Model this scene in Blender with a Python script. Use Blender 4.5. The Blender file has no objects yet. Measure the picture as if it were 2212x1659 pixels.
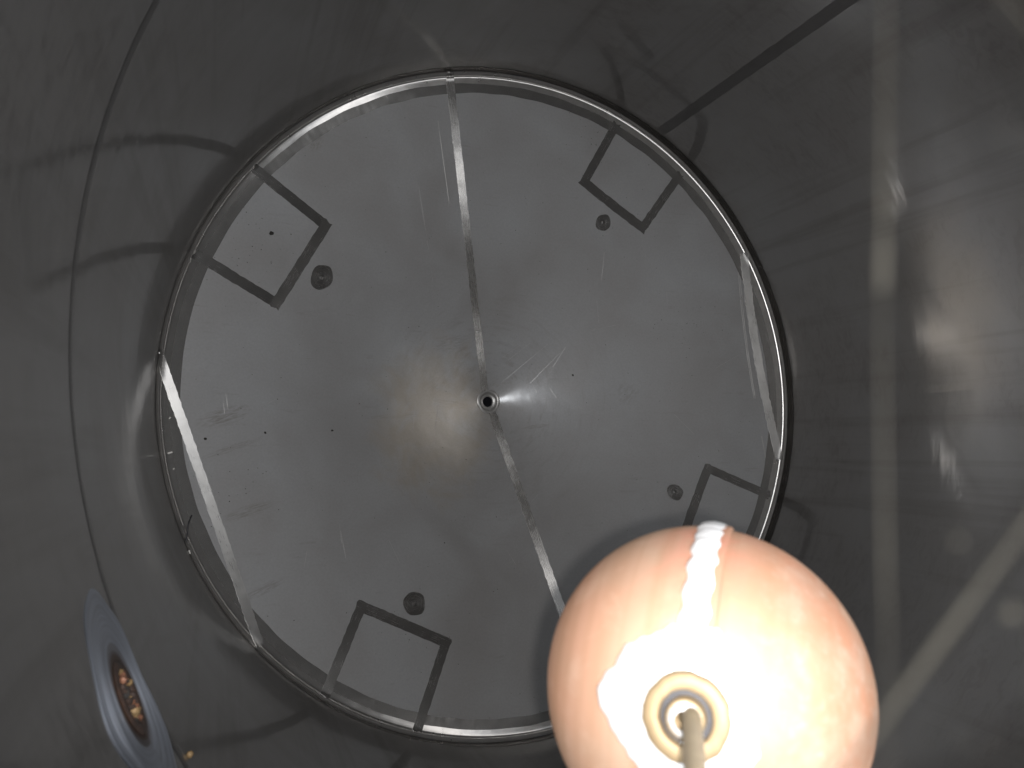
import bpy, bmesh, math, random
from mathutils import Vector, Matrix

# ------------------------------------------------------------------ camera, world, lamp, exposure
R = 0.65                      # tank radius (m)
TA = 0.3023                   # slope of the conical floor
AL = math.atan(TA)
CAM = Vector((-0.54919, -0.09147, 1.36467))
CROT = Matrix(((0.93196, -0.028618, -0.361429),
               (0.0, 0.996880, -0.078933),
               (0.362560, 0.073563, 0.929053)))
scene = bpy.context.scene
col = scene.collection
cam_d = bpy.data.cameras.new("camera")
cam_d.sensor_width = 36.0
cam_d.lens = 36.0 * 1615.16 / 2212.0
cam_d.clip_start = 0.005
cam_d.clip_end = 50.0
cam_d.dof.use_dof = True
cam_d.dof.focus_distance = 1.5
cam_d.dof.aperture_fstop = cam_d.lens / 2.4      # 2.4 mm pupil of a phone lens
cam = bpy.data.objects.new("camera", cam_d)
cam.matrix_world = Matrix.Translation(CAM) @ CROT.to_4x4()
col.objects.link(cam)
scene.camera = cam

world = bpy.data.worlds.new("World")
scene.world = world
world.use_nodes = True
bg = world.node_tree.nodes["Background"]
bg.inputs[0].default_value = (0.80, 0.88, 1.0, 1)
bg.inputs[1].default_value = 0.03               # faint surroundings

# the phone's torch, beside the lens
fl = bpy.data.lights.new("phone_torch", 'SPOT')
fl.energy = 12.5
fl.color = (1.0, 0.95, 0.90)
fl.shadow_soft_size = 0.004
fl.spot_size = math.radians(135)
fl.spot_blend = 0.9
flo = bpy.data.objects.new("phone_torch", fl)
flo.matrix_world = Matrix.Translation(CAM + CROT @ Vector((0.0095, -0.0065, 0.002))) @ CROT.to_4x4()
col.objects.link(flo)

# daylight falling in through the open hatch in the roof, around the camera
HATCH = Vector((-0.44, -0.09, 1.47))
hl = bpy.data.lights.new("hatch_daylight", 'AREA')
hl.shape = 'DISK'
hl.size = 0.30
hl.energy = 4.0
hl.color = (0.91, 0.955, 1.0)
hlo = bpy.data.objects.new("hatch_daylight", hl)
hlo.location = HATCH
col.objects.link(hlo)

vs = scene.view_settings
vs.view_transform = 'Standard'
vs.look = 'None'
vs.exposure = 0.22
vs.gamma = 1.0
vs.use_curve_mapping = False
scene.cycles.use_denoising = True
scene.cycles.sample_clamp_indirect = 4.0
scene.cycles.max_bounces = 7
scene.cycles.glossy_bounces = 6
random.seed(7)

# ------------------------------------------------------------------ node helpers
class NT:
    def __init__(self, name):
        self.m = bpy.data.materials.new(name)
        self.m.use_nodes = True
        self.t = self.m.node_tree
        self.t.nodes.clear()
        self.out = self.t.nodes.new("ShaderNodeOutputMaterial")
    def n(self, typ, **kw):
        nd = self.t.nodes.new(typ)
        for k, v in kw.items():
            setattr(nd, k, v)
        return nd
    def link(self, a, b):
        self.t.links.new(a, b)
    def put(self, sock, v):
        if hasattr(v, "is_output") or isinstance(v, bpy.types.NodeSocket):
            self.link(v, sock)
        else:
            sock.default_value = v
    def math(self, op, a, b=0.0, c=0.0, clamp=False):
        nd = self.n("ShaderNodeMath", operation=op)
        nd.use_clamp = clamp
        self.put(nd.inputs[0], a); self.put(nd.inputs[1], b); self.put(nd.inputs[2], c)
        return nd.outputs[0]
    def coords(self, which="Object", scale=(1, 1, 1), loc=(0, 0, 0), rot=(0, 0, 0)):
        tc = self.n("ShaderNodeTexCoord")
        mp = self.n("ShaderNodeMapping")
        mp.inputs["Scale"].default_value = scale
        mp.inputs["Location"].default_value = loc
        mp.inputs["Rotation"].default_value = rot
        self.link(tc.outputs[which], mp.inputs[0])
        return mp.outputs[0]
    def noise(self, vec, scale, detail=3.0, rough=0.5, dist=0.0):
        nd = self.n("ShaderNodeTexNoise")
        self.link(vec, nd.inputs["Vector"])
        nd.inputs["Scale"].default_value = scale
        nd.inputs["Detail"].default_value = detail
        nd.inputs["Roughness"].default_value = rough
        nd.inputs["Distortion"].default_value = dist
        return nd.outputs[0]
    def map(self, v, a, b, c, d):
        nd = self.n("ShaderNodeMapRange")
        self.put(nd.inputs[0], v)
        for i, x in enumerate((a, b, c, d)):
            self.put(nd.inputs[i + 1], x)
        return nd.outputs[0]
    def mixc(self, f, a, b):
        nd = self.n("ShaderNodeMix", data_type='RGBA')
        self.put(nd.inputs[0], f); self.put(nd.inputs[6], a); self.put(nd.inputs[7], b)
        return nd.outputs[2]
    def principled(self, base, rough, metal=1.0, normal=None, aniso=None, tangent=None):
        p = self.n("ShaderNodeBsdfPrincipled")
        self.put(p.inputs["Base Color"], base)
        self.put(p.inputs["Roughness"], rough)
        self.put(p.inputs["Metallic"], metal)
        if normal is not None: self.link(normal, p.inputs["Normal"])
        if aniso is not None:
            self.put(p.inputs["Anisotropic"], aniso)
            self.link(tangent, p.inputs["Tangent"])
        return p
    def mixs(self, f, a, b):
        nd = self.n("ShaderNodeMixShader")
        self.put(nd.inputs[0], f)
        self.link(a.outputs[0], nd.inputs[1]); self.link(b.outputs[0], nd.inputs[2])
        return nd
    def bump(self, h, strength, dist, normal=None):
        b = self.n("ShaderNodeBump")
        self.put(b.inputs["Height"], h)
        b.inputs["Strength"].default_value = strength
        b.inputs["Distance"].default_value = dist
        if normal is not None: self.link(normal, b.inputs["Normal"])
        return b.outputs[0]
    def tangent(self):
        t = self.n("ShaderNodeTangent", direction_type='UV_MAP')
        t.uv_map = "UVMap"
        return t.outputs[0]
    def done(self, s):
        self.link(s.outputs[0], self.out.inputs[0])
        return self.m

D2R_ = math.radians
def grey(v, tint=(1, 1, 1)):
    return (v * tint[0], v * tint[1], v * tint[2], 1)

# --- matt mill-finish sheet of the conical floor
def mat_floor():
    k = NT("mill_finish_steel")
    oc = k.coords()
    cloud = k.noise(oc, 5.0, 3, 0.5, 0.4)
    fine = k.noise(oc, 260.0, 2, 0.6)
    blot = k.noise(k.coords(loc=(3, 1, 0)), 16.0, 4, 0.6, 0.8)
    # circular rubbing marks round the drain
    sep = k.n("ShaderNodeSeparateXYZ"); k.link(oc, sep.inputs[0])
    rr = k.math('SQRT', k.math('ADD', k.math('MULTIPLY', sep.outputs[0], sep.outputs[0]), k.math('MULTIPLY', sep.outputs[1], sep.outputs[1])))
    cmb = k.n("ShaderNodeCombineXYZ")
    k.put(cmb.inputs[0], k.math('MULTIPLY', rr, 90.0))
    k.put(cmb.inputs[1], k.math('MULTIPLY', k.math('ARCTAN2', sep.outputs[1], sep.outputs[0]), 3.0))
    ring = k.noise(cmb.outputs[0], 1.0, 4, 0.6)
    ringm = k.math('MULTIPLY', k.map(rr, 0.10, 0.34, 1.0, 0.0), k.map(ring, 0.52, 0.70, 0.0, 1.0))
    # straight drawn scuffs
    sc = k.noise(k.coords(scale=(1, 14, 1), rot=(0, 0, math.radians(24))), 9.0, 3, 0.6)
    scm = k.math('MULTIPLY', k.map(sc, 0.60, 0.74, 0.0, 1.0), k.map(blot, 0.5, 0.62, 0.0, 1.0))
    dark = k.math('MAXIMUM', k.math('MULTIPLY', ringm, 0.5), k.math('MULTIPLY', scm, 0.5))
    # rubbed smears: place, direction, length, width, strength
    for cx, cy, deg, ln, wd, st in ((-0.545, -0.045, 20, .05, .018, 1.0), (-0.530, -0.10, 20, .06, .007, .8), (-0.50, -0.21, 17, .05, .012, 1.0), (-0.475, -0.345, 22, .05, .010, .7),
                                    (-0.20, -0.035, 5, .10, .006, .9), (-0.09, -0.008, -4, .05, .012, 1.0), (0.10, -0.055, 8, .035, .005, 1.0), (-0.13, 0.03, 40, .05, .03, .5),
                                    (-0.16, -0.09, -50, .07, .04, .45), (-0.10, 0.12, 15, .05, .02, .5), (0.30, 0.02, 60, .03, .03, .4), (-0.40, 0.46, 60, .02, .012, 1.0)):
        a = D2R_(deg)
        dx = k.math('SUBTRACT', sep.outputs[0], cx); dy = k.math('SUBTRACT', sep.outputs[1], cy)
        u = k.math('DIVIDE', k.math('ADD', k.math('MULTIPLY', dx, math.cos(a)), k.math('MULTIPLY', dy, math.sin(a))), ln)
        v = k.math('DIVIDE', k.math('SUBTRACT', k.math('MULTIPLY', dy, math.cos(a)), k.math('MULTIPLY', dx, math.sin(a))), wd)
        q = k.math('ADD', k.math('MULTIPLY', u, u), k.math('MULTIPLY', v, v))
        cb = k.n("ShaderNodeCombineXYZ"); k.put(cb.inputs[0], k.math('MULTIPLY', u, 1.6)); k.put(cb.inputs[1], k.math('MULTIPLY', v, 3.5)); cb.inputs[2].default_value = cx * 40
        nn = k.map(k.noise(cb.outputs[0], 1.6, 4, 0.65), 0.42, 0.62, 0.0, 1.0)
        mk = k.math('MULTIPLY', k.math('MULTIPLY', k.map(q, 0.25, 1.0, 1.0, 0.0), nn), st)
        dark = k.math('MAXIMUM', dark, mk)
    base = k.mixc(k.map(cloud, 0.3, 0.7, 0, 1), grey(0.39, (1, .985, .985)), grey(0.51, (.99, 1, 1.02)))
    base = k.mixc(k.math('MULTIPLY', dark, 0.8), base, grey(0.30, (1, .96, .92)))
    # float ball's warm reflection, painted into the base colour left of the drain
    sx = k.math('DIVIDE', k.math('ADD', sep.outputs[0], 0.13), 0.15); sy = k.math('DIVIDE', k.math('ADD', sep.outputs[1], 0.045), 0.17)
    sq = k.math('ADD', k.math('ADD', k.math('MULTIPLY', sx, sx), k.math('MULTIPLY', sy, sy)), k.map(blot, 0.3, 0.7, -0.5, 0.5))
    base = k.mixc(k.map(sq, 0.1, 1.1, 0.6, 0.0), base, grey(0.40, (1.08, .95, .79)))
    rough = k.math('ADD', k.map(cloud, 0.3, 0.7, 0.70, 0.80), k.map(fine, 0.3, 0.7, -0.03, 0.03))
    rough = k.math('SUBTRACT', rough, k.math('MULTIPLY', dark, 0.05))
    nrm = k.bump(k.noise(oc, 8.0, 3, 0.55), 0.34, 0.004)
    nrm2 = k.bump(fine, 0.06, 0.0006, nrm)
    a = k.principled(base, rough, 1.0, nrm2)
    b = k.principled(base, k.map(cloud, 0.3, 0.7, 0.17, 0.22), 1.0, nrm)
    return k.done(k.mixs(0.15, a, b))

# --- smoother rolled sheet of the wall
def mat_wall():
    k = NT("rolled_wall_steel")
    def uv(sx, sy):                                        # stretched round and up
        return k.coords(scale=(sx, sx, sy))
    cloud = k.noise(uv(1, 1), 5.0, 4, 0.55, 0.5)
    fleck = k.noise(uv(9, 22), 3.2, 4, 0.65, 1.2)
    streak = k.noise(uv(3.5, 95), 1.0, 3, 0.6)
    fm = k.math('MULTIPLY', k.map(fleck, 0.48, 0.62, 0.0, 1.0), k.map(cloud, 0.46, 0.62, 0.1, 1.0))
    base = k.mixc(k.math('MULTIPLY', fm, 0.55), grey(0.35, (1.01, 1, .985)), grey(0.22, (1.02, .98, .95)))
    base = k.mixc(k.map(cloud, 0.35, 0.65, 0, 0.5), base, grey(0.285, (1.04, .99, .95)))
    drip = k.noise(uv(26, 1.3), 1.0, 4, 0.6)
    base = k.mixc(k.map(drip, 0.52, 0.72, 0.0, 0.45), base, grey(0.20, (1.05, .98, .92)))
    nrm = k.bump(streak, 0.10, 0.0012)
    nrm = k.bump(k.noise(uv(1.4, 2.5), 4.0, 2, 0.5), 0.16, 0.004, nrm)
    a = k.principled(base, k.math('ADD', k.map(cloud, 0.3, 0.7, 0.36, 0.46), k.math('MULTIPLY', fm, -0.06)), 1.0, nrm)
    b = k.principled(base, k.map(cloud, 0.3, 0.7, 0.055, 0.095), 1.0, nrm)
    return k.done(k.mixs(0.40, a, b))

# --- weld dressed and polished along its length
def mat_strip(name, v, r, an, patch=0.0, tint=(1, .98, .96), soft=0.12, bs=(900, 22), bc=0.35):
    k = NT(name)
    oc = k.coords()
    n1 = k.noise(oc, 28.0, 4, 0.6, 0.6)
    uvn = k.n("ShaderNodeUVMap"); uvn.uv_map = "UVMap"
    mp = k.n("ShaderNodeMapping"); mp.inputs["Scale"].default_value = (bs[0], bs[1], 1)
    k.link(uvn.outputs[0], mp.inputs[0])
    brush = k.noise(mp.outputs[0], 1.0, 3, 0.6)
    base = k.mixc(k.map(n1, 0.35, 0.65, 0, 1), grey(v * 0.94, tint), grey(v * 1.05, tint))
    base = k.mixc(k.map(brush, 0.3, 0.7, 0, bc), base, grey(v * 0.7, tint))
    rough = k.math('ADD', k.map(n1, 0.3, 0.7, r - 0.02 - patch, r + 0.02 + patch), k.map(brush, 0.3, 0.7, -0.03, 0.03))
    nrm = k.bump(brush, 0.12, 0.0004)
    s = k.principled(base, rough, 1.0, nrm, an, k.tangent())
    s2 = k.principled(base, 0.55, 1.0)
    return k.done(k.mixs(soft, s, s2))

def mat_simple(name, base, rough, metal=0.0, nscale=60.0, var=0.25, bump=0.0):
    k = NT(name)
    oc = k.coords()
    n1 = k.noise(oc, nscale, 4, 0.6)
    c2 = tuple(base[i] * (1 - var) for i in range(3)) + (1,)
    b = k.mixc(k.map(n1, 0.35, 0.65, 0, 1), tuple(base[:3]) + (1,), c2)
    nrm = k.bump(n1, bump, 0.001) if bump else None
    return k.done(k.principled(b, rough, metal, nrm))

AX_ = Vector((-0.6417, 0.1477, 0.7526)).normalized()
SE_ = Vector((-0.0414, 0.9836, 0.1758)); SE_ = (SE_ - AX_ * SE_.dot(AX_)).normalized()
SIDE_ = AX_.cross(SE_)
def mat_copper():
    k = NT("tarnished_copper")
    oc = k.coords()
    # banding that runs along the seam, i.e. constant across it
    sep = k.n("ShaderNodeSeparateXYZ"); k.link(oc, sep.inputs[0])
    across = k.n("ShaderNodeVectorMath", operation='DOT_PRODUCT'); k.link(oc, across.inputs[0]); across.inputs[1].default_value = tuple(SIDE_)
    cb = k.n("ShaderNodeCombineXYZ"); k.put(cb.inputs[0], k.math('MULTIPLY', across.outputs["Value"], 90.0)); k.put(cb.inputs[1], k.math('MULTIPLY', sep.outputs[2], 5.0))
    band = k.noise(cb.outputs[0], 1.0, 3, 0.55, 0.4)
    n1 = k.noise(oc, 14.0, 3, 0.5, 0.4)
    n2 = k.noise(k.coords(loc=(5, 2, 1)), 60.0, 4, 0.6, 0.3)
    base = k.mixc(k.map(n1, 0.38, 0.62, 0, 1), (0.53, 0.36, 0.26, 1), (0.55, 0.325, 0.225, 1))
    base = k.mixc(k.map(band, 0.45, 0.70, 0, 0.5), base, (0.42, 0.24, 0.14, 1))
    base = k.mixc(k.map(n2, 0.52, 0.70, 0, 0.35), base, (0.66, 0.46, 0.35, 1))
    n3 = k.noise(k.coords(loc=(2, 7, 3)), 210.0, 3, 0.6, 0.2)
    rightside = k.map(across.outputs["Value"], -0.045, -0.008, 1.0, 0.0)
    base = k.mixc(k.math('MULTIPLY', rightside, k.map(n3, 0.55, 0.72, 0.0, 0.4)), base, (0.66, 0.50, 0.42, 1))
    base = k.mixc(k.math('MULTIPLY', rightside, k.map(n2, 0.55, 0.38, 0.0, 0.45)), base, (0.58, 0.25, 0.14, 1))
    # redder, cleaned copper next to the soldered bead
    near = k.map(k.math('ABSOLUTE', across.outputs["Value"]), 0.004, 0.030, 1.0, 0.0)
    base = k.mixc(k.math('MULTIPLY', near, k.map(n2, 0.42, 0.60, 0.0, 0.55)), base, (0.58, 0.21, 0.14, 1))
    rough = k.map(n1, 0.3, 0.7, 0.64, 0.74)
    a = k.principled(base, rough, 1.0, k.bump(n2, 0.06, 0.0006))
    b = k.principled(base, 0.8, 0.0)
    return k.done(k.mixs(0.4, a, b))

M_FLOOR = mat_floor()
M_WALL = mat_wall()
M_STRIP = mat_strip("polished_weld_dark", 0.37, 0.25, 0.78, soft=0.16)
M_BRIGHT = mat_strip("polished_weld_bright", 0.42, 0.30, 0.85, 0.0)
M_SEAM = mat_strip("ground_seam", 0.56, 0.27, 0.95, 0.0, soft=0.06)
M_RIM = mat_strip("rim_polish", 0.60, 0.30, 1.0, -0.015, soft=0.12, bs=(60, 30), bc=0.10)
M_BAND = mat_strip("rim_band_polish", 0.36, 0.24, 0.8, -0.01, soft=0.24, bs=(120, 40), bc=0.2)
M_FOOT = mat_strip("wall_foot_polish", 0.19, 0.22, 0.3, 0.0, tint=(1, .95, .90), soft=0.05)
M_GIRTH = mat_strip("girth_polish", 0.22, 0.35, 0.7)
M_WSEAM = mat_strip("wall_seam_polish", 0.19, 0.35, 0.7)
M_SPOT = mat_strip("ground_spot", 0.36, 0.26, 0.3)
M_DRAIN = mat_strip("drain_socket_steel", 0.42, 0.42, 0.2, soft=0.4)
M_BLACK = mat_simple("dark_bore", (0.015, 0.015, 0.02), 0.35, 0.6)
M_COPPER = mat_copper()
M_SOLDER = mat_simple("tin_solder", (0.86, 0.86, 0.87), 0.6, 0.5, 180, 0.06, 0.2)
M_BRASS = mat_simple("dull_brass", (0.27, 0.20, 0.115), 0.6, 0.5, 90, 0.2)
M_ROD = mat_simple("oxidised_brass_rod", (0.30, 0.25, 0.17), 0.6, 0.5, 120, 0.2)
M_RUST = mat_simple("rust_crust", (0.032, 0.015, 0.009), 0.8, 0.0, 120, 0.6, 0.4)
M_COPR = mat_simple("copper_corrosion", (0.22, 0.10, 0.06), 0.6, 0.3, 160, 0.5, 0.3)
M_GOLD = mat_simple("brassy_corrosion", (0.26, 0.17, 0.08), 0.6, 0.3, 160, 0.5, 0.3)
M_DIRT = mat_simple("dark_dirt", (0.025, 0.022, 0.018), 0.8, 0.0, 300, 0.4)
M_CHIP = mat_simple("white_chip", (0.75, 0.74, 0.70), 0.6, 0.0, 300, 0.1)
M_WIRE = mat_simple("dark_wire", (0.035, 0.035, 0.04), 0.45, 0.4, 300, 0.2)
def mat_fibre():
    k = NT("dusty_fibre")
    d = k.n("ShaderNodeBsdfDiffuse"); k.put(d.inputs[0], k.mixc(k.noise(k.coords(), 400.0), (0.0040, 0.0039, 0.0034, 1), (0.0030, 0.0029, 0.0026, 1)))
    return k.done(d)
M_FIBRE = mat_fibre()

# ------------------------------------------------------------------ object helpers
def tag(o, label, cat, group=None, kind=None):
    if label: o["label"] = label
    if cat: o["category"] = cat
    if group: o["group"] = group
    if kind: o["kind"] = kind
    return o

def empty(name, loc=(0, 0, 0)):
    o = bpy.data.objects.new(name, None)
    o.location = loc
    o.empty_display_size = 0.05
    col.objects.link(o)
    return o

def mesh_obj(name, verts, faces, mat, parent=None, uvs=None, smooth=True):
    me = bpy.data.meshes.new(name)
    me.from_pydata([tuple(v) for v in verts], [], faces)
    if uvs is not None:
        ul = me.uv_layers.new(name="UVMap")
        for li, l in enumerate(me.loops):
            ul.data[li].uv = uvs[l.vertex_index]
    me.polygons.foreach_set("use_smooth", [smooth] * len(me.polygons))
    me.materials.append(mat)
    me.update()
    o = bpy.data.objects.new(name, me)
    col.objects.link(o)
    if parent is not None:
        o.parent = parent
        if parent.location.length > 0:
            me.transform(Matrix.Translation(-parent.location))
    return o

def grid(name, nu, nv, fn, mat, parent, uvfn=None, closed=False, smooth=True):
    verts, uvs, faces = [], [], []
    for i in range(nu):
        for j in range(nv):
            verts.append(fn(i, j)); uvs.append(uvfn(i, j) if uvfn else (i, j))
    for i in range(nu if closed else nu - 1):
        for j in range(nv - 1):
            a = i * nv + j; b = ((i + 1) % nu) * nv + j
            faces.append((a, b, b + 1, a + 1))
    return mesh_obj(name, verts, faces, mat, parent, uvs, smooth)

# ------------------------------------------------------------------ tank profile
RF = 0.013                                     # fillet between cone and wall
TL = RF / math.tan(math.radians(45) + AL / 2)
RC = R - TL * math.cos(AL)                     # where the cone runs into the fillet
ARC = math.pi / 2 - AL
SF = RC + RF * ARC                             # developed radius where the fillet meets the wall
def prof(s):
    """developed radius -> (r, z, normal_r, normal_z)"""
    if s <= RC:
        return s, -(R - s) * TA, -math.sin(AL), math.cos(AL)
    zc = -(R - RC) * TA
    cr, cz = RC - RF * math.sin(AL), zc + RF * math.cos(AL)
    if s <= SF:
        ph = AL + (s - RC) / RF
        nr, nz = -math.sin(ph), math.cos(ph)
        return cr - RF * nr, cz - RF * nz, nr, nz
    return R, cz + (s - SF), -1.0, 0.0
def surf(s, th, off=0.0):
    r, z, nr, nz = prof(s)
    r += nr * off; z += nz * off
    return Vector((r * math.cos(th), r * math.sin(th), z))
def surf_xy(x, y, off=0.0):
    return surf(math.hypot(x, y), math.atan2(y, x), off)
D2R = math.radians

tank = empty("steel_tank")
tag(tank, "stainless steel tank with conical bottom seen from inside, drain at its centre", "tank")

# --- floor plates: two halves, each with a separate outer segment beyond its straight chord seam
TH_TOP, TH_BOT = D2R(104.6), D2R(-74.8)
R0 = 0.0245
CHL = ((-0.6456, 0.0463), (-0.484, -0.4147))
CHR = ((0.5503, 0.3258), (0.6295, -0.1099))
def sector(a0, a1):
    bm = bmesh.new()
    n = 180
    ss = [R0 + (RC - R0) * (i / 40) ** 0.9 for i in range(41)]
    rows = [[bm.verts.new(surf(s, a0 + (a1 - a0) * i / n)) for s in ss] for i in range(n + 1)]
    for i in range(n):
        for j in range(len(ss) - 1):
            bm.faces.new((rows[i][j], rows[i][j + 1], rows[i + 1][j + 1], rows[i + 1][j]))
    return bm
def cut(bm, ch, keep_in):
    (x0, y0), (x1, y1) = ch
    d = Vector((x1 - x0, y1 - y0, 0)).normalized()
    nrm = Vector((d.y, -d.x, 0))
    if nrm.dot(Vector((x0, y0, 0))) < 0: nrm = -nrm          # pointing outwards
    bmesh.ops.bisect_plane(bm, geom=bm.verts[:] + bm.edges[:] + bm.faces[:], plane_co=(x0, y0, 0), plane_no=nrm,
                           clear_outer=keep_in, clear_inner=not keep_in)
for a0, a1, ch in ((TH_TOP, TH_BOT + 2 * math.pi, CHL), (TH_BOT, TH_TOP, CHR)):
    for keep in (True, False):
        bm = sector(a0, a1)
        cut(bm, ch, keep)
        bmesh.ops.recalc_face_normals(bm, faces=bm.faces[:])
        if sum(f.normal.z for f in bm.faces) < 0:
            bmesh.ops.reverse_faces(bm, faces=bm.faces[:])
        me = bpy.data.meshes.new("floor_plate")
        bm.to_mesh(me); bm.free()
        me.polygons.foreach_set("use_smooth", [True] * len(me.polygons))
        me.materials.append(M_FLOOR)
        o = bpy.data.objects.new("floor_plate", me); col.objects.link(o); o.parent = tank

# --- wall: a lower and an upper course, joined at a thin girth seam
ZG = 0.764
Z_TOP = 1.43
def wall_sheet(s0z, z1):
    n, m = 256, 14
    def fn(i, j):
        th = 2 * math.pi * i / n
        z = s0z + (z1 - s0z) * j / (m - 1)
        return Vector((R * math.cos(th), R * math.sin(th), z))
    verts, uvs, faces = [], [], []
    for i in range(n + 1):
        for j in range(m):
            verts.append(fn(i, j)); uvs.append((2 * math.pi * R * i / n, s0z + (z1 - s0z) * j / (m - 1)))
    for i in range(n):
        for j in range(m - 1):
            a = i * m + j; b = a + m
            faces.append((a, a + 1, b + 1, b))
    return mesh_obj("wall_sheet", verts, faces, M_WALL, tank, uvs)
ZF = prof(SF)[1]
wall_sheet(ZF, ZG - 0.002)
wall_sheet(ZG + 0.002, Z_TOP)

def ring_band(name, prof_pts, mat, n=256, jit=0.0, seed=1, parent=tank):
    """revolved band; prof_pts = list of (s, offset); uv.x across, uv.y along"""
    rnd = random.Random(seed)
    ph = [(rnd.uniform(0, 6.28), rnd.randint(9, 60)) for _ in range(8)]
    def wob(th, side):
        return jit * sum(math.sin(f * th + p + side * 2) for p, f in ph) / 4
    m = len(prof_pts)
    verts, uvs, faces = [], [], []
    for i in range(n + 1):
        th = 2 * math.pi * i / n
        acc = 0
        for j, (s, off) in enumerate(prof_pts):
            e = wob(th, 0) if j < 2 else (wob(th, 1) if j >= m - 2 else 0)
            verts.append(surf(s + e, th, off)); uvs.append((th * R, s))
    for i in range(n):
        for j in range(m - 1):
            a = i * m + j; b = a + m
            faces.append((a, b, b + 1, a + 1))
    return mesh_obj(name, verts, faces, mat, parent, uvs)

# roof plate with the hatch opening the picture is taken through
n = 128
HC, HR = Vector((HATCH.x, HATCH.y)), 0.165
vv, ff = [], []
for i in range(n):
    th = 2 * math.pi * i / n
    d = Vector((math.cos(th), math.sin(th)))
    bq = HC.dot(d); t = -bq + math.sqrt(bq * bq - HC.dot(HC) + R * R)
    p, q = HC + d * HR, HC + d * t
    vv += [(p.x, p.y, Z_TOP + 0.05), (p.x, p.y, Z_TOP), (q.x, q.y, Z_TOP)]
for i in range(n):
    a, b = 3 * i, 3 * ((i + 1) % n)
    ff += [(a, a + 1, b + 1, b), (a + 1, a + 2, b + 2, b + 1)]
mesh_obj("roof_plate", vv, ff, M_WALL, tank, [(v[0], v[1]) for v in vv], smooth=False)

# girth weld bead
gs = SF + ZG - ZF
ring_band("girth_weld", [(gs - 0.006, 0.0003), (gs - 0.004, 0.0004), (gs, 0.0006), (gs + 0.004, 0.0004), (gs + 0.006, 0.0003)], M_GIRTH, jit=0.0006)
# dressed weld round the foot of the wall: outer strip of the cone, fillet, foot of the wall
ring_band("rim_band", [(RC - 0.026, 0.0004), (RC - 0.0255, 0.0004), (RC - 0.016, 0.0004), (RC - 0.008, 0.0004), (RC - 0.0078, 0.0004)], M_BAND, n=360, jit=0.0009, seed=4)
pts = [(RC - 0.009, 0.0005), (RC - 0.0085, 0.0005), (RC - 0.004, 0.0005)]
pts += [(RC + RF * ARC * t, 0.0005) for t in (0, .06, .12, .18, .25, .31, .37, .43, .5, .56, .62, .68, .75, .81, .87, .94, 1)]
ring_band("rim_weld", pts, M_RIM, n=360, jit=0.0008, seed=14)
ring_band("wall_foot_weld", [(SF + 0.0002, 0.0005), (SF + 0.003, 0.0005), (SF + 0.008, 0.0005), (SF + 0.013, 0.0005), (SF + 0.0185, 0.0005), (SF + 0.019, 0.0005)], M_FOOT, n=360, jit=0.0010, seed=8)

# --- straight dressed weld strips lying on the floor
def strip(name, p0, p1, w, mat, n=60, off=0.0008, jit=0.0005, taper=None, seed=None, label=None, parent=tank):
    rnd = random.Random(seed if seed is not None else hash((round(p0[0], 3), round(p1[1], 3))) % 1000)
    p0 = Vector(p0); p1 = Vector(p1)
    d = (p1 - p0); L = d.length; d.normalize()
    q = Vector((-d.y, d.x))
    ph = [(rnd.uniform(0, 6.28), rnd.uniform(40, 420)) for _ in range(8)]
    cols = (-1.0, -0.5, 0.0, 0.5, 1.0)
    m = len(cols)
    verts, uvs, faces = [], [], []
    def pt(i, c, o):
        s = L * i / (n - 1)
        e = jit * sum(math.sin(f * s + p + (0 if c < 0 else 1.7)) for p, f in ph) / 3
        hw = w / 2 + e
        ee = 0.0
        if i in (0, n - 1): ee = (w * 0.10 * math.sin(3.1 * c + p0.x * 50)) * (1 if i == 0 else -1)
        cc = p0 + d * (s + ee) + q * (c * hw)
        return surf_xy(cc.x, cc.y, o)
    for i in range(n):
        for c in cols:
            verts.append(pt(i, c, off)); uvs.append((c * w / 2, L * i / (n - 1)))
    for i in range(n - 1):
        for j in range(m - 1):
            a = i * m + j
            faces.append((a, a + m, a + m + 1, a + 1))
    loop = [(i, -1.0) for i in range(n)] + [(n - 1, c) for c in cols[1:-1]] + [(i, 1.0) for i in range(n - 1, -1, -1)] + [(0, c) for c in reversed(cols[1:-1])]
    b0 = len(verts)
    for i, c in loop:
        for o in (off, -0.0004):
            verts.append(pt(i, c, o)); uvs.append((c * w / 2, L * i / (n - 1)))
    k = len(loop)
    for a in range(k):
        x, y = b0 + 2 * a, b0 + 2 * ((a + 1) % k)
        faces.append((x, x + 1, y + 1, y))
    o = mesh_obj(name, verts, faces, mat, parent, uvs)
    if label: o["label"] = label
    return o
def pol(r, deg):
    return (r * math.cos(D2R(deg)), r * math.sin(D2R(deg)))

# radial seam of the cone, in two runs from the rim to the drain
strip("radial_weld", pol(SF - 0.002, 103.4), pol(0.024, 112.0), 0.0165, M_SEAM, 90, label="bright upper seam running from the rim to the drain")
strip("radial_weld", pol(0.024, -71.5), pol(SF - 0.002, -75.2), 0.0185, M_SEAM, 90, jit=0.0008, label="patchy lower seam running from the drain behind the float ball")
# chord seams
def ext(ch, a, b):
    p, q = Vector(ch[0]), Vector(ch[1])
    d = (q - p).normalized()
    return p - d * a, q + d * b
a, b = ext(CHL, 0.018, 0.022)
strip("chord_weld", a, b, 0.0150, M_BRIGHT, 90, off=0.0012, jit=0.0005, label="bright pale chord seam along the left rim")
a, b = ext(CHR, 0.016, 0.02)
strip("chord_weld", a, b, 0.0175, M_BRIGHT, 90, off=0.0012, jit=0.0009, label="bright pale chord seam along the right rim")

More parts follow.
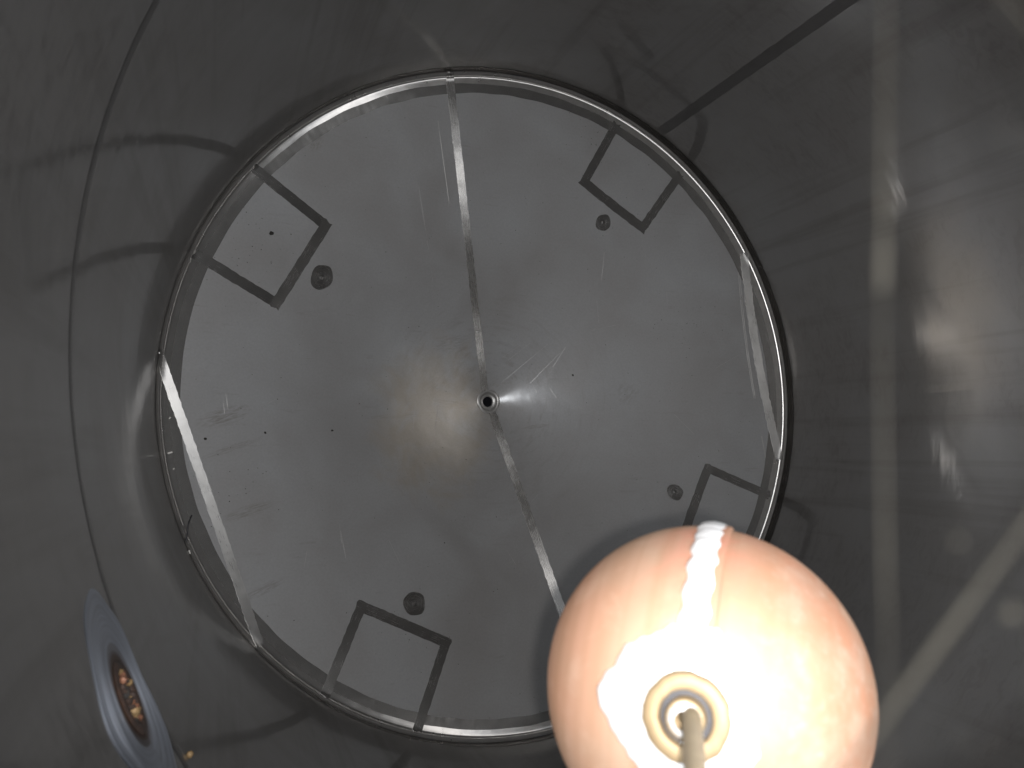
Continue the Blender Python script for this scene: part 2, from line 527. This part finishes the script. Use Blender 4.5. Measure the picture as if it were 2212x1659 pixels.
# outlines of the four leg pads: two side strips and a cross strip each; plus a ground spot
PADS = [  # side foot/inner corner, inner corner, foot (measured on the floor)
    ((-0.4983, 0.3888), (-0.3764, 0.3170), (-0.4610, 0.1633), (-0.5899, 0.2272), (-0.3793, 0.2211), (0.0255, 0.0195)),
    ((0.2198, 0.5823), (0.1666, 0.4705), (0.3109, 0.3853), (0.3780, 0.4939), (0.2201, 0.3909), (0.0175, 0.017)),
    ((0.5931, -0.2040), (0.4711, -0.1480), (0.3985, -0.3040), (0.5150, -0.3600), (0.3941, -0.1996), (0.0165, 0.0185)),
    ((-0.3626, -0.5207), (-0.2984, -0.3916), (-0.1356, -0.4720), (-0.1978, -0.6013), (-0.1944, -0.3974), (0.022, 0.0215)),
]
for ip, (fa, ca, cb, fb, sp, (sa, sb)) in enumerate(PADS):
    fa, ca, cb, fb = map(Vector, (fa, ca, cb, fb))
    w = 0.0185
    def out(p, q, e):
        d = (q - p).normalized(); return q + d * e
    strip("pad_weld", ca, out(ca, fa, 0.012), w, M_STRIP, 40, off=0.0009, jit=0.0004, seed=ip * 10 + 1)
    strip("pad_weld", cb, out(cb, fb, 0.012), w, M_STRIP, 40, off=0.0009, jit=0.0004, seed=ip * 10 + 2)
    strip("pad_weld", out(cb, ca, w * 0.5), out(ca, cb, w * 0.5), w, M_STRIP, 40, off=0.0011, jit=0.0004, seed=ip * 10 + 3)
    # ground spot weld: a dished, irregular round mark with a dimple
    rnd = random.Random(ip + 3)
    ph = [(rnd.uniform(0, 6.28), k) for k in (2, 3, 4, 5)]
    c = Vector(sp)
    rad = c.normalized(); tan = Vector((-rad.y, rad.x))
    n, m = 48, 9
    prs = (0.0, 0.12, 0.2, 0.3, 0.45, 0.65, 0.85, 0.96, 1.0)
    hs = (0.0007, 0.0006, 0.0002, 0.0004, 0.0004, 0.0004, 0.0004, 0.0004, 0.0004)
    def fn(i, j):
        th = 2 * math.pi * i / n
        wob = 1 + 0.022 * sum(math.sin(k * th + p) for p, k in ph)
        rr = prs[j] * wob
        q = c + rad * (sb * rr * math.cos(th)) + tan * (sa * rr * math.sin(th))
        return surf_xy(q.x, q.y, hs[j])
    def uvf(i, j):
        th = 2 * math.pi * i / n
        return (prs[j] * 0.02, th * 0.02)
    grid("ground_spot", n, m, fn, M_SPOT, tank, uvf, closed=True)

# vertical seam of the lower wall course
def wall_strip(name, th, w, z0, z1, mat, parent=tank, n=60, jit=0.0006):
    rnd = random.Random(5)
    ph = [(rnd.uniform(0, 6.28), rnd.uniform(20, 200)) for _ in range(6)]
    cols = (-1.0, -0.96, 0.0, 0.96, 1.0)
    offs = (0.0003, 0.0004, 0.0004, 0.0004, 0.0003)
    def fn(i, j):
        z = z0 + (z1 - z0) * i / (n - 1)
        hw = w / 2 + jit * sum(math.sin(f * z + p) for p, f in ph) / 3
        t = th + cols[j] * hw / R
        r = R - offs[j]
        return Vector((r * math.cos(t), r * math.sin(t), z))
    return grid(name, n, 5, fn, mat, parent, lambda i, j: (cols[j] * w / 2, z0 + (z1 - z0) * i / (n - 1)))
wall_strip("wall_seam", D2R(61.6), 0.022, ZF + 0.026, ZG - 0.006, M_WSEAM)

# --- drain at the apex: dished collar, socket rim, bore with an inner ring
def lathe(name, pr, mat, parent, n=64, cx=0.0, cy=0.0, jit=0.0, seed=0):
    rnd = random.Random(seed); p1, p2 = rnd.uniform(0, 6), rnd.uniform(0, 6)
    m = len(pr)
    def fn(i, j):
        th = 2 * math.pi * i / n
        r, z = pr[j]
        r *= 1 + jit * (math.sin(3 * th + p1) + 0.7 * math.sin(5 * th + p2)) * (1 if j == m - 1 else 0.4)
        return Vector((cx + r * math.cos(th), cy + r * math.sin(th), z))
    return grid(name, n, m, fn, mat, parent, lambda i, j: (pr[j][0], 2 * math.pi * i / n * 0.02), closed=True)
za = -(R - R0) * TA
drain = lathe("drain", [(0.0112, za - 0.012), (0.0112, za - 0.0065), (0.0122, za - 0.0055), (0.0150, za - 0.0052), (0.0180, za - 0.0045), (0.0192, za - 0.001),
                        (0.0215, za + 0.0008), (0.0262, -(R - 0.0262) * TA + 0.0006), (0.0268, -(R - 0.0268) * TA - 0.0004)], M_DRAIN, tank, jit=0.03, seed=2)
lathe("bore", [(0.0066, za - 0.075), (0.0106, za - 0.0748), (0.0111, za - 0.010), (0.0114, za - 0.010)], M_BLACK, drain)
lathe("inner_ring", [(0.0058, za - 0.070), (0.0062, za - 0.068), (0.0067, za - 0.068), (0.0070, za - 0.0755)], M_DRAIN, drain)
lathe("plug", [(0.0, za - 0.0745), (0.0064, za - 0.0745)], M_BLACK, drain)

# --- scribed double lines near the right chord and beside the radial seam
def scribe(p0, p1, w=0.0011):
    strip("scribe_line", p0, p1, w, M_BRIGHT, 30, off=0.0003, jit=0.0001)
scribe((0.5315, 0.3400), (0.5815, 0.010)); scribe((0.5350, 0.3400), (0.5845, 0.010))
scribe((0.5950, -0.075), (0.6080, -0.170), 0.0013)
scribe((-0.166, 0.545), (-0.128, 0.395), 0.0009)
rs = random.Random(77)
def scratch(x, y, ang, l, w=0.00035):
    d = Vector((math.cos(ang), math.sin(ang))) * l / 2
    strip("scratch", (x - d.x, y - d.y), (x + d.x, y + d.y), w, M_BRIGHT, 8, off=0.0002, jit=0.0001)
for x, y, deg, l in ((0.075, 0.085, 42, .13), (0.12, 0.075, 48, .09), (0.15, 0.10, 60, .05), (0.10, 0.03, -60, .02), (0.14, 0.02, -55, .025), (0.06, 0.11, 40, .06),
                     (-0.33, -0.28, 100, .05), (-0.335, -0.26, 96, .035), (-0.40, -0.30, 80, .03), (-0.30, -0.16, 75, .03), (-0.54, -0.02, 100, .03), (-0.545, -0.03, 100, .02),
                     (-0.23, -0.30, 115, .05), (0.02, -0.33, 120, .03), (-0.18, 0.36, 105, .12), (-0.16, 0.28, 104, .08)):
    scratch(x, y, D2R(deg), l)
for i in range(14):
    a, r = rs.uniform(0, 6.28), rs.uniform(0.08, 0.55)
    scratch(r * math.cos(a), r * math.sin(a), rs.uniform(0, 3.14), rs.uniform(0.02, 0.07), 0.0003)

# --- corroded fitting on the upper wall, inside a ground halo
PT, PZ = D2R(-157.2), 0.822
def wall_pt(u, v, off):                        # metres round, metres up from the port centre
    t = PT + u / R
    r = R - off
    return Vector((r * math.cos(t), r * math.sin(t), PZ + v))
def mat_halo():
    k = NT("ground_halo_steel")
    uvn = k.n("ShaderNodeUVMap"); uvn.uv_map = "UVMap"
    mp = k.n("ShaderNodeMapping"); mp.inputs["Scale"].default_value = (330, 9, 1)
    k.link(uvn.outputs[0], mp.inputs[0])
    ring = k.noise(mp.outputs[0], 1.0, 4, 0.6, 0.3)
    sep = k.n("ShaderNodeSeparateXYZ"); k.link(uvn.outputs[0], sep.inputs[0])
    base = k.mixc(k.map(ring, 0.35, 0.65, 0, 1), (0.38, 0.42, 0.50, 1), (0.62, 0.67, 0.77, 1))
    # heat tint close to the weld
    tint = k.map(k.math('ADD', sep.outputs[0], k.map(ring, 0.3, 0.7, -0.002, 0.002)), 0.027, 0.036, 1.0, 0.0)
    base = k.mixc(tint, base, (0.10, 0.045, 0.02, 1))
    s = k.principled(base, k.map(ring, 0.3, 0.7, 0.30, 0.5), 1.0, k.bump(ring, 0.15, 0.0005), 0.5, k.tangent())
    return k.done(s)
M_HALO = mat_halo()
rnd = random.Random(11)
phs = [(rnd.uniform(0, 6.28), k) for k in (2, 3, 5, 7)]
prs = (0.34, 0.42, 0.52, 0.62, 0.72, 0.82, 0.92, 0.985, 1.0)
def halo(i, j):
    th = 2 * math.pi * i / 72
    wob = 1 + 0.025 * sum(math.sin(k * th + p) for p, k in phs)
    rr = 0.071 * prs[j] * (wob if j > 4 else 1)
    return wall_pt(rr * math.cos(th), rr * math.sin(th), 0.0007 if j < 8 else -0.0004)
port = grid("wall_fitting", 72, 9, halo, M_HALO, tank, lambda i, j: (0.071 * prs[j], 2 * math.pi * i / 72 * 0.03), closed=True)
port["label"] = "corroded fitting on the wall inside a ground bluish halo"
# raised rusty collar and sunk crusted bore
cp = ((0.0262, -0.001), (0.0235, 0.0016), (0.0205, 0.0024), (0.0175, 0.0016), (0.0165, -0.0002), (0.0160, -0.006), (0.0, -0.007))
def collar(i, j):
    th = 2 * math.pi * i / 48
    rr, h = cp[j]
    e = 1 + 0.02 * math.sin(3 * th + 1) + 0.015 * math.sin(7 * th)
    return wall_pt(rr * e * math.cos(th), rr * e * math.sin(th), h)
grid("rusty_collar", 48, len(cp), collar, M_RUST, port, closed=True)
def lump(name, c, r, mat, parent=None, seed=0, flat=1.0, amp=0.35, sub=1):
    rnd = random.Random(seed)
    bm = bmesh.new()
    bmesh.ops.create_icosphere(bm, subdivisions=sub, radius=1.0)
    for v in bm.verts:
        v.co *= r * (1 + rnd.uniform(-amp, amp))
        v.co.z *= flat
        v.co += Vector(c)
    me = bpy.data.meshes.new(name)
    bm.to_mesh(me); bm.free()
    me.materials.append(mat)
    o = bpy.data.objects.new(name, me); col.objects.link(o)
    if parent is not None: o.parent = parent
    return o
rnd = random.Random(21)
for i in range(46):
    a = rnd.uniform(0, 6.28); rr = 0.0165 * math.sqrt(rnd.random())
    c = wall_pt(rr * math.cos(a), rr * math.sin(a), rnd.uniform(-0.004, 0.003))
    lump("crust_lump", c, rnd.uniform(0.0012, 0.0034), rnd.choice((M_RUST, M_RUST, M_COPR, M_GOLD)), port, i)

# ------------------------------------------------------------------ float ball on its rod
BC = Vector((-0.33076, -0.20673, 1.05640))     # ball centre
BR = 0.0750
AXIS = Vector((-0.6417, 0.1477, 0.7526)).normalized()      # pole where the rod enters
SEAM = Vector((-0.0414, 0.9836, 0.1758))                   # a point of the soldered seam
SEAM = (SEAM - AXIS * SEAM.dot(AXIS)).normalized()
SIDE = AXIS.cross(SEAM)                                    # across the seam
flt = empty("float_ball", BC)
tag(flt, "copper float ball with silvery soldered seam on a brass rod, brightly lit", "float ball")
def bp(th, ph, rad):      # th: angle from the seam plane (across), ph: angle along the seam great circle from the pole
    d = (AXIS * math.cos(ph) + SEAM * math.sin(ph)) * math.cos(th) + SIDE * math.sin(th)
    return BC + d * rad
# two half shells meeting at the seam
for sgn in (-1, 1):
    n, m = 96, 26
    def fn(i, j, sgn=sgn):
        return bp(sgn * (math.pi / 2) * j / (m - 1), 2 * math.pi * i / n * sgn, BR - (0.0006 if sgn < 0 else 0))
    grid("half_shell", n, m, fn, M_COPPER, flt, closed=True)
# the lapped edge of the right half: a narrow raised lip
lp = ((0.036, -0.0004), (0.037, 0.0010), (0.044, 0.0013), (0.075, 0.0012), (0.094, 0.0011), (0.100, 0.0007), (0.106, -0.0004))
LAPSIDE = -1.0
def lap(i, j):
    ph = 2 * math.pi * i / 128
    return bp(LAPSIDE * lp[j][0], ph * LAPSIDE, BR + lp[j][1])
grid("lap_joint", 128, len(lp), lap, M_COPPER, flt, closed=True)
# soldered bead, scalloped on both sides
rnd = random.Random(31)
sca = [(rnd.uniform(0, 6.28), rnd.choice((37, 53, 71, 19, 29)), rnd.uniform(0.002, 0.006)) for _ in range(7)]
NB = 420
cs = (-1, -0.93, -0.75, -0.4, 0, 0.4, 0.75, 0.93, 1)
hb = (-0.0004, 0.0009, 0.0016, 0.0022, 0.0024, 0.0022, 0.0016, 0.0009, -0.0004)
def bead(i, j):
    ph = 2 * math.pi * i / NB
    c = cs[j]
    e = sum(a * math.sin(f * ph + p + (0 if c < 0 else 2.1)) for p, f, a in sca) * 0.5
    hw = 0.084 + e
    lob = 0.00012 * math.sin(46 * ph) + 0.0001 * math.sin(71 * ph + 1)
    return bp(LAPSIDE * (c * hw - 0.012), ph * LAPSIDE, BR + hb[j] + (lob if abs(c) < 0.9 else 0))
grid("solder_bead", NB, len(cs), bead, M_SOLDER, flt, closed=True)
# pool of solder round the socket
NP = 160
po = [(rnd.uniform(0, 6.28), f, a) for f, a in ((2, .06), (3, .08), (5, .05), (7, .05), (11, .02), (19, .008), (31, .012))]
pp_ = (0.42, 0.5, 0.6, 0.7, 0.8, 0.93, 0.985, 1.0)
hp = (0.0032, 0.0030, 0.0027, 0.0023, 0.0018, 0.0013, 0.0007, -0.0004)
def pool(i, j):
    a = 2 * math.pi * i / NP
    e = 1 + sum(q * math.sin(f * a + p) for p, f, q in po)
    ang = 0.41 * e * pp_[j] * (1 + 0.12 * math.sin(a) + 0.10 * math.cos(a))
    d = AXIS * math.cos(ang) + (SEAM * math.cos(a) + SIDE * math.sin(a)) * math.sin(ang)
    h = hp[j] + (0.0004 * math.sin(9 * a + j) if 0 < j < 6 else 0)
    return BC + d * (BR + h)
grid("solder_pool", NP, len(pp_), pool, M_SOLDER, flt, closed=True)
# socket: flange ring, groove, inner boss
def axial(name, pr, mat, n=56, jit=0.0):
    def fn(i, j):
        a = 2 * math.pi * i / n
        r, h = pr[j]
        r *= 1 + jit * (math.sin(5 * a) + math.sin(11 * a + 1) + 0.8 * math.sin(17 * a + 2))
        return BC + AXIS * (BR + h) + (SEAM * math.cos(a) + SIDE * math.sin(a)) * r
    return grid(name, n, len(pr), fn, mat, flt, closed=True)
axial("socket_flange", [(0.0166, 0.001), (0.0164, 0.0056), (0.0156, 0.0064), (0.0108, 0.0068), (0.0100, 0.0062), (0.0098, 0.001)], M_BRASS, jit=0.008)
axial("socket_boss", [(0.0076, 0.0005), (0.0075, 0.0085), (0.0070, 0.0095), (0.0058, 0.0098), (0.0056, 0.0092), (0.0055, 0.006), (0.0, 0.006)], M_BRASS)
axial("groove_shade", [(0.0099, 0.0024), (0.0070, 0.0024)], M_WIRE)  # shadow between flange and boss, painted as a dark disc
axial("solder_fillet", [(0.0064, 0.0092), (0.0060, 0.0106), (0.0048, 0.0120), (0.0036, 0.0126)], M_SOLDER, jit=0.02)
def tube(name, pts, rad, mat, parent=None, n=16, rads=None):
    pts = [Vector(p) for p in pts]
    # Catmull-Rom
    dense = []
    for i in range(len(pts) - 1):
        p0 = pts[max(i - 1, 0)]; p1 = pts[i]; p2 = pts[i + 1]; p3 = pts[min(i + 2, len(pts) - 1)]
        for k in range(10):
            t = k / 10
            dense.append((0.5 * ((2 * p1) + (p2 - p0) * t + (2 * p0 - 5 * p1 + 4 * p2 - p3) * t * t + (3 * p1 - p0 - 3 * p2 + p3) * t ** 3), i + t))
    dense.append((pts[-1], len(pts) - 1))
    verts, faces = [], []
    up = Vector((0.3, 0.2, 0.93))
    for k, (p, u) in enumerate(dense):
        a = dense[max(k - 1, 0)][0]; b = dense[min(k + 1, len(dense) - 1)][0]
        d = (b - a).normalized()
        x = d.cross(up)
        if x.length < 0.05: x = d.cross(Vector((1, 0, 0)))
        x.normalize(); y = d.cross(x)
        r = rad
        if rads:
            i0 = min(int(u), len(rads) - 2); r = rads[i0] + (rads[i0 + 1] - rads[i0]) * (u - i0)
        for q in range(n):
            w = 2 * math.pi * q / n
            verts.append(p + x * (r * math.cos(w)) + y * (r * math.sin(w)))
    L = len(dense)
    for k in range(L - 1):
        for q in range(n):
            faces.append((k * n + q, k * n + (q + 1) % n, (k + 1) * n + (q + 1) % n, (k + 1) * n + q))
    faces.append(tuple(range(n - 1, -1, -1))); faces.append(tuple((L - 1) * n + q for q in range(n)))
    return mesh_obj(name, verts, faces, mat, parent)
tip = BC + AXIS * (BR + 0.004)
tube("rod", [tip, Vector((-0.38428, -0.19242, 1.12317)), Vector((-0.39205, -0.19215, 1.13524)), Vector((-0.41026, -0.19107, 1.16269)),
             Vector((-0.42916, -0.18906, 1.19103)), Vector((-0.45307, -0.18643, 1.22716))], 0.0036, M_ROD, flt)

# ------------------------------------------------------------------ small loose things
wire = tube("wire_scrap", [(-0.5902, -0.2115, -0.0065), (-0.5935, -0.2210, 0.0005), (-0.5955, -0.2340, 0.0035), (-0.5965, -0.2500, 0.0035), (-0.5990, -0.2640, 0.004), (-0.6050, -0.2690, 0.0030)], 0.0012, M_WIRE, n=8)
tag(wire, "short hooked dark wire lying against the rim at left", "wire")
def on_floor(x, y, h):
    return surf_xy(x, y, h)
def crumb(x, y, r, mat, label, cat, seed, flat=0.6, name="dirt_crumb", group=None):
    o = lump(name, on_floor(x, y, r * 0.5 + 0.0004), r, mat, None, seed, flat, 0.4)
    tag(o, label, cat, group)
crumb(-0.4748, 0.2875, 0.0042, M_DIRT, "dark crumb of dirt inside the upper left pad outline", "crumb", 1)
crumb(-0.4751, -0.0729, 0.0022, M_DIRT, "dark crumb on the floor left of the drain, farther out", "crumb", 2)
crumb(-0.3517, -0.0674, 0.0022, M_DIRT, "dark crumb on the floor left of the drain, nearer in", "crumb", 3)
crumb(0.1813, 0.0607, 0.0026, M_DIRT, "small dark crumb at the end of the bright glare beside the drain", "crumb", 4)
crumb(-0.5735, -0.0841, 0.0022, M_DIRT, "dark crumb just right of the bright left chord seam", "crumb", 5)
def chip(x, y, l, w, ang, label, seed):
    c = on_floor(x, y, 0.0012)
    d = Vector((math.cos(ang), math.sin(ang), 0))
    o = tube("white_chip", [c - d * l / 2, c, c + d * l / 2], w, M_CHIP, n=6)
    tag(o, label, "chip", "white chips on the left rim")
chip(-0.6265, -0.1072, 0.007, 0.0016, 0.3, "white chip lying on the left rim, largest of the row", 1)
chip(-0.6290, -0.0496, 0.0035, 0.0011, 1.0, "tiny white chip on the left rim, uppermost of the row", 2)
chip(-0.6200, -0.1340, 0.0025, 0.0010, 0.8, "tiny white chip on the left rim, lowest of the row", 3)
chip(-0.6070, -0.2760, 0.006, 0.0012, 1.9, "white sliver at the lower end of the hooked wire", 4)
bd = lump("yellow_bead", Vector((-0.5635, -0.3205, 0.7451)), 0.0026, M_GOLD, None, 9, 1.0, 0.1, 2)
tag(bd, "small yellow bead stuck on the wall beside the corroded fitting", "bead")

# fine specks of dirt scattered on the cone
rnd = random.Random(99)
bm = bmesh.new()
for i in range(420):
    th = rnd.uniform(0, 6.28); r = 0.06 + 0.56 * math.sqrt(rnd.random())
    if rnd.random() < 0.35:                     # denser patches
        cxp, cyp = rnd.choice(((-0.50, 0.25), (0.42, 0.17), (0.05, -0.60), (0.20, 0.55), (-0.52, -0.15)))
        x, y = cxp + rnd.gauss(0, 0.035), cyp + rnd.gauss(0, 0.03)
    else:
        x, y = r * math.cos(th), r * math.sin(th)
    if math.hypot(x, y) > 0.625: continue
    sz = rnd.uniform(0.0003, 0.0008) * (1.3 if rnd.random() < 0.1 else 1)
    c = surf_xy(x, y, sz * 0.4)
    g = bmesh.ops.create_icosphere(bm, subdivisions=0 or 1, radius=sz)
    for v in g["verts"]:
        v.co = Vector((v.co.x * rnd.uniform(.7, 1.6), v.co.y * rnd.uniform(.7, 1.6), v.co.z * .6)) + c
me = bpy.data.meshes.new("dirt_specks"); bm.to_mesh(me); bm.free(); me.materials.append(M_DIRT)
o = bpy.data.objects.new("dirt_specks", me); col.objects.link(o)
tag(o, "fine dark specks of dirt scattered over the conical floor", "dirt", kind="stuff")

# ------------------------------------------------------------------ dusty fibres hanging close to the opening, far out of focus
def strand(name, pts, rads, label):
    o = tube(name, pts, rads[0], M_FIBRE, n=8, rads=rads)
    tag(o, label, "fibre")
strand("dusty_fibre", [(-0.49888, -0.05024, 1.32101), (-0.4987, -0.0610, 1.3202), (-0.49846, -0.0700, 1.31938), (-0.49846, -0.07129, 1.31938), (-0.4984, -0.0735, 1.3192), (-0.49841, -0.0755, 1.31905),
        (-0.49839, -0.07856, 1.31879), (-0.4983, -0.0800, 1.3186), (-0.49756, -0.09999, 1.31729), (-0.4972, -0.1080, 1.3168), (-0.49682, -0.12218, 1.3157)],
       (0.00011, 0.00012, 0.00018, 0.00030, 0.00014, 0.00034, 0.00032, 0.00006, 0.00016, 0.00008, 0.00005), "blurred pale upright fibre with brighter beads right of the tank floor")
strand("dusty_fibre", [(-0.48283, -0.09226, 1.32368), (-0.48797, -0.10014, 1.32101), (-0.49277, -0.10745, 1.31852), (-0.49757, -0.1148, 1.31603), (-0.50099, -0.12004, 1.31426)],
       (0.00026, 0.00022, 0.00034, 0.00022, 0.00012), "blurred pale slanting fibre right of the float ball")
strand("dusty_fibre", [(-0.4935, -0.0505, 1.3235), (-0.4903, -0.0545, 1.3245), (-0.4862, -0.0595, 1.3255), (-0.4830, -0.0650, 1.3262)],
       (0.00010, 0.00012, 0.00014, 0.00010), "faint blurred fibre slanting across the upper right corner")
for c, r, lb in (((-0.49192, -0.0996, 1.31952), 0.00034, "faint blurred round speck above the slanting fibre"), ((-0.48764, -0.10554, 1.32068), 0.00062, "brighter blurred round speck below the slanting fibre at the right edge")):
    o = lump("dust_speck", c, r, M_FIBRE, None, 3, 1.0, 0.05, 2)
    tag(o, lb, "dust speck")
